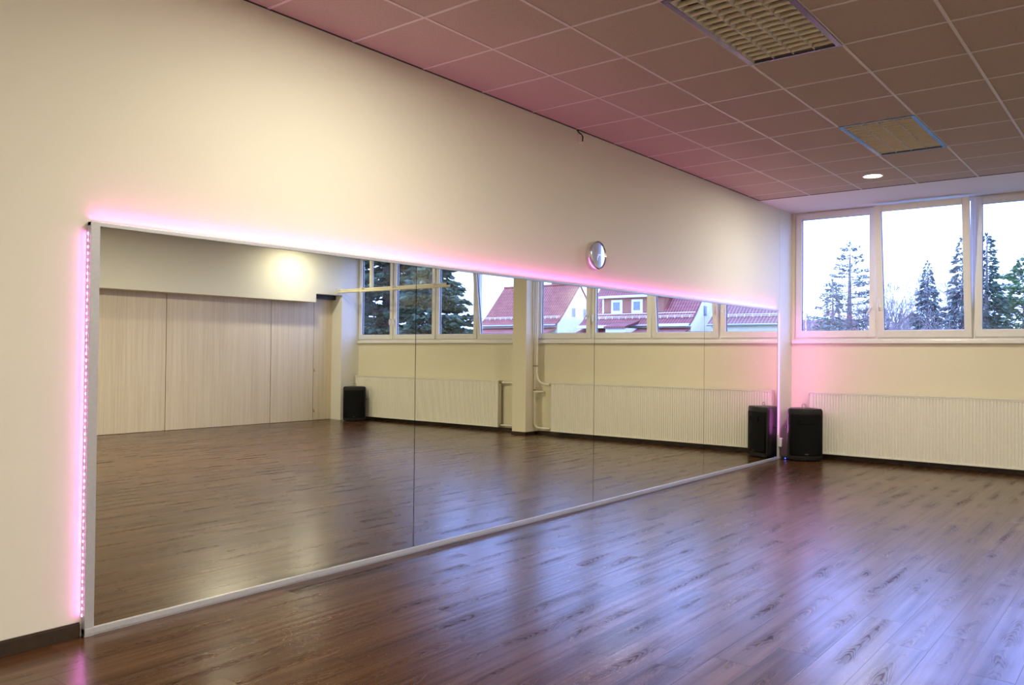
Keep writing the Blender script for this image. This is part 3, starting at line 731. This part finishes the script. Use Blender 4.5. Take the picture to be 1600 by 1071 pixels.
# small far houses, low behind the trees
t = empty('house', 'low dark roofed house far off below the bare branches', 'house', (-21.0, 70, -1.6), group='far roofs behind the trees')
b = MB(); b.box(-3.5, 3.5, 0, 6, 0, 4.7); b.build('walls', M['render'], t)
b = MB(); b.loft([[(x, -.4, 4.5), (x, 3, 6.3), (x, 6.4, 4.5)] for x in (-3.9, 3.9)]); b.build('roof', M['roof_dark'], t)
t = empty('house', 'white gabled house far off between the two pointed conifers', 'house', (-17.6, 96, -2.9), .3, group='far roofs behind the trees')
b = MB(); b.loft([[(-3, y, 0), (3, y, 0), (3, y, 6.6), (0, y, 9.0), (-3, y, 6.6)] for y in (0, 9)]); b.build('walls', M['render'], t)
b = MB(); b.loft([[(-3.4, y, 6.2), (0, y, 9.0), (0, y, 9.25), (-3.6, y, 6.3)] for y in (-.4, 9.4)]); b.loft([[(3.4, y, 6.2), (0, y, 9.0), (0, y, 9.25), (3.6, y, 6.3)] for y in (-.4, 9.4)]); b.build('roof', M['roof_dark'], t)

# ---- trees
def sprig(b, p, d, L, w, rnd):
    """one small flat needle spray: a bent kite of two faces with thickness from its fold"""
    d = d.normalized(); s = d.cross(Vector((rnd.uniform(-1, 1), rnd.uniform(-1, 1), rnd.uniform(.2, 1)))); s.normalize()
    n = d.cross(s) * w * .35
    b.add([p, p + d * L * .5 + s * w, p + d * L, p + d * L * .5 - s * w, p + d * L * .5 + n], [(0, 1, 4), (1, 2, 4), (2, 3, 4), (3, 0, 4)])
def conifer(label, x, y, ztop, rad, mat, name='conifer', dens=1.0, droop=-.25, layers=26, seed=1, zb=-1.6, leaf=.34, tipfrac=1.0, layered=False, bare=.06, jit=.4):
    rnd = random.Random(seed); H = ztop - zb
    t = empty(name, label, 'tree', (x, y, zb), group='trees beyond the windows')
    tr = MB(); tr.tube([(0, 0, 0), (0, 0, H * .5), (.02, 0, H * .97)], [rad * .09 + .05, rad * .05 + .03, .012], 8)
    fo = MB()
    for l in range(layers):
        f = l / (layers - 1); z = H * (bare + (.985 - bare) * f)
        R = rad * ((1 - f) ** .8 if not layered else (1 - f ** 1.9) ** .75) + .06
        R *= rnd.uniform(.78, 1.12)
        nb = max(4, int(9 * (1 - f * .6)))
        a0 = rnd.random() * 6.28
        for k in range(nb):
            a = a0 + 2 * PI * k / nb + rnd.uniform(-.3, .3); rr = R * rnd.uniform(.7, 1.1)
            d = Vector((math.cos(a), math.sin(a), droop + rnd.uniform(-.1, .15))); p0 = Vector((0, 0, max(.05, z + rnd.uniform(-.6, .6) * jit * H / layers)))
            tip = p0 + d * rr + Vector((0, 0, .12 * rr if layered else 0))
            tr.tube([p0, p0 + d * rr * .55, tip], [max(.012, rr * .016), max(.008, rr * .01), .004], 4, False)
            ns = max(5, int(rr * 15 * dens))
            for q in range(ns):
                s = rnd.uniform(.15, 1) ** .8; p = p0 + (tip - p0) * s
                side = Vector((-math.sin(a), math.cos(a), 0)) * rnd.uniform(-1, 1) * (.35 * rr * (1.15 - s) + .08)
                p = p + side + Vector((0, 0, rnd.uniform(-.10, .06)))
                dd = d * .7 + side.normalized() * .6 + Vector((0, 0, rnd.uniform(-.35, .15)))
                sprig(fo, p, dd, leaf * rnd.uniform(.6, 1.25), leaf * .24, rnd)
    for q in range(12): sprig(fo, Vector((0, 0, H * .985)), Vector((rnd.uniform(-.4, .4), rnd.uniform(-.4, .4), 1)), leaf, leaf * .15, rnd)
    tr.build('trunk', M['bark'], t); fo.build('foliage', mat, t)
    return t
def bare_tree(label, x, y, H, spread, seed, name='bare_tree', mat='twig', zb=-1.6, depth=6, thick=.085, up=.25):
    rnd = random.Random(seed); t = empty(name, label, 'tree', (x, y, zb), group='trees beyond the windows')
    big = MB(); fine = MB()
    def grow(p, d, L, r, k):
        n = 3; pts = [p]; q = p; dd = d
        for i in range(n):
            dd = (dd + Vector((rnd.uniform(-1, 1), rnd.uniform(-1, 1), rnd.uniform(-.5, .8))) * .16).normalized(); q = q + dd * L / n; pts.append(q)
        (big if k < 2 else fine).tube(pts, [r, r * .85, r * .7, r * .55], 5 if k < 3 else 3, False)
        if k >= depth: return
        for c in range(rnd.choice((2, 3, 3)) if k else 4):
            a = rnd.uniform(0, 6.28); s = rnd.uniform(.35, .85) * spread
            side = dd.orthogonal().normalized(); side = (Matrix.Rotation(a, 3, dd) @ side)
            nd = (dd + side * s + Vector((0, 0, up))).normalized()
            j = pts[rnd.choice((2, 3, 3))] if k else pts[rnd.choice((2, 2, 3))]
            grow(j, nd, L * rnd.uniform(.58, .82), max(r * .55, .012), k + 1)
    grow(Vector((0, 0, 0)), Vector((0, 0, 1)), H * .30, thick * H * .3, 0)
    big.build('trunk', M['bark'], t); o = fine.build('branches', M[mat], t)
    return t
# seen directly through the three near windows
conifer('airy layered cedar with flat branches in the first window', -9.45, 45.0, 7.7, 2.6, M['leaf_hazed'], 'cedar', 2.6, .08, 24, 33, leaf=.19, layered=True)
conifer('small pointed conifer standing before the cedar in the first window', -5.55, 29.5, 4.25, 1.05, M['leaf_hazed'], 'conifer', 2.6, -.3, 34, 4, leaf=.15)
conifer('pointed bluish conifer in the middle of the tilted window', -8.35, 58.5, 7.85, 2.0, M['leaf_hazed'], 'conifer', 3.0, -.35, 44, 5, leaf=.24)
conifer('taller blue grey conifer behind the right stile of the tilted window', -3.9, 45.0, 7.6, 2.1, M['leaf_hazed'], 'conifer', 2.8, -.3, 40, 6, leaf=.24)
conifer('tall green spruce at the left of the third window', -1.0, 32.5, 5.95, 1.35, M['leaf_dark'], 'spruce', 3.4, -.2, 40, 7, leaf=.20)
conifer('bushy fresh green pine at the right edge of the third window', -.35, 37.5, 5.6, 2.6, M['leaf_green'], 'pine', 3.4, .05, 30, 8, leaf=.24, layered=True)
conifer('narrow dark spruce peeping over the green pine', .55, 49.0, 7.6, 1.3, M['leaf_dark'], 'spruce', 2.4, -.25, 32, 9, leaf=.24)
bare_tree('bare lilac grey tree behind the left half of the tilted window', -9.6, 50.0, 8.2, 1.0, 11, depth=6)
bare_tree('hazy bare tree far off between the two conifers', -13.2, 73.0, 10.5, .9, 12, depth=6, up=.35)
bare_tree('bare shrub low in the first window under the cedar', -7.9, 36.0, 5.2, 1.3, 13, 'bare_shrub', depth=6, up=.3)
bare_tree('tangled bare shrub low in the tilted window before the conifers', -5.6, 40.0, 5.4, 1.3, 14, 'bare_shrub', depth=6, up=.3)
bare_tree('tangled bare shrub at the foot of the green spruce in the third window', -.55, 27.5, 4.6, 1.35, 15, 'bare_shrub', depth=6, up=.25)
bare_tree('faint bare tree at the far left of the first window', -17.5, 66.0, 8.0, .8, 16, depth=6, up=.4)
bare_tree('bare twiggy tree between the pointed conifer and the taller one', -7.0, 62.0, 10.0, .9, 17, depth=7, up=.35)
bare_tree('bare tree whose crown fades above the roofs at mid tilted window', -10.9, 60.0, 9.5, .9, 18, depth=7, up=.35)
def thicket(label, spots, seed):
    rnd = random.Random(seed); fine = MB()
    def grow(p, d, L, r, k):
        pts = [p]; q = p; dd = d
        for i in range(3):
            dd = (dd + Vector((rnd.uniform(-1, 1), rnd.uniform(-1, 1), rnd.uniform(-.6, .7))) * .25).normalized(); q = q + dd * L / 3; pts.append(q)
        fine.tube(pts, [r, r * .85, r * .7, r * .5], 3, False)
        if k >= 4: return
        for c in range(3):
            side = Matrix.Rotation(rnd.uniform(0, 6.28), 3, dd) @ dd.orthogonal().normalized()
            grow(pts[rnd.choice((1, 2, 3))], (dd + side * rnd.uniform(.4, 1.1) + Vector((0, 0, .25))).normalized(), L * rnd.uniform(.6, .85), max(r * .6, .010), k + 1)
    for x, y, h in spots:
        for q in range(3): grow(Vector((x + rnd.uniform(-.5, .5), y + rnd.uniform(-.5, .5), -1.6)), Vector((rnd.uniform(-.4, .4), rnd.uniform(-.3, .3), 1)).normalized(), h * .36, .05, 0)
    o = fine.build('undergrowth', M['twig'])
    return tag(o, label, 'undergrowth', kind='stuff')
thicket('tangle of bare lilac grey twigs below the trees beyond the near windows', [(-16 + i * 1.5 + (i % 3) * .4, 47 + (i * 7) % 11, 5.2 + (i % 4) * .7) for i in range(12)] + [(-8.5 + i * 1.3, 33 + (i * 5) % 6, 4.2 + (i % 3) * .5) for i in range(8)], 31)
# seen in the mirror through the far windows
conifer('huge dense dark fir behind the last two far windows', 25.9, 26.2, 11.8, 4.2, M['leaf_dark'], 'fir', 3.2, -.15, 44, 21, leaf=.40, layered=True, bare=.02, jit=1.6)
conifer('broad dark fir beside the huge fir, its edge against the sky', 22.4, 25.6, 7.4, 2.2, M['leaf_dark'], 'fir', 3.2, -.2, 38, 22, leaf=.38, layered=True, bare=.02, jit=1.6)
conifer('dense dark fir closest to the panelled end of the room', 31.0, 22.6, 11.0, 3.6, M['leaf_dark'], 'fir', 3.0, -.2, 38, 23, leaf=.40, layered=True, bare=.02, jit=1.6)

# ------------------------------------------------------------------ world, camera, view
w = bpy.data.worlds.new('overcast_sky'); SC.world = w; w.use_nodes = True
nt = w.node_tree; bg = nt.nodes['Background']
tc = node(nt, 'ShaderNodeTexCoord'); sp = node(nt, 'ShaderNodeSeparateXYZ'); lk(nt, tc.outputs['Generated'], sp.inputs[0])
cl = noise(nt, mapping(nt, tc.outputs['Generated'], (1, 1, 3)), 1.6, 3)
f = math_n(nt, 'ADD', math_n(nt, 'MULTIPLY', sp.outputs[2], .6), math_n(nt, 'MULTIPLY', math_n(nt, 'SUBTRACT', cl, .5), .25))
lk(nt, ramp(nt, f, [(.0, (.27, .38, 1.0)), (.7, (.23, .34, 1.0))]), bg.inputs['Color'])
bg.inputs['Strength'].default_value = 6.4

F_PX = 1290.117; yaw, pit, rol = .6707, .0131, .0099
cam = bpy.data.cameras.new('camera'); co = bpy.data.objects.new('camera', cam); COL.objects.link(co); SC.camera = co
fw = Vector((-math.sin(yaw), math.cos(yaw), 0)); rt = Vector((math.cos(yaw), math.sin(yaw), 0)); up = Vector((0, 0, 1))
Fv = fw * math.cos(pit) + up * math.sin(pit); U = -fw * math.sin(pit) + up * math.cos(pit)
R = rt * math.cos(rol) + U * math.sin(rol); U2 = -rt * math.sin(rol) + U * math.cos(rol)
mw = Matrix((R, U2, -Fv)).transposed().to_4x4(); mw.translation = Vector((4.1646, -1.8302, 1.4169)); co.matrix_world = mw
cam.sensor_fit = 'HORIZONTAL'; cam.sensor_width = 36; cam.lens = F_PX / 1600 * 36; cam.clip_end = 500; cam.clip_start = .05

SC.view_settings.view_transform = 'Standard'; SC.view_settings.look = 'None'; SC.view_settings.gamma = 1; SC.view_settings.exposure = .38
SC.view_settings.use_curve_mapping = False
cy = SC.cycles
cy.max_bounces = 12; cy.diffuse_bounces = 5; cy.glossy_bounces = 6; cy.transparent_max_bounces = 24
cy.sample_clamp_indirect = 20; cy.use_denoising = True; cy.blur_glossy = .5
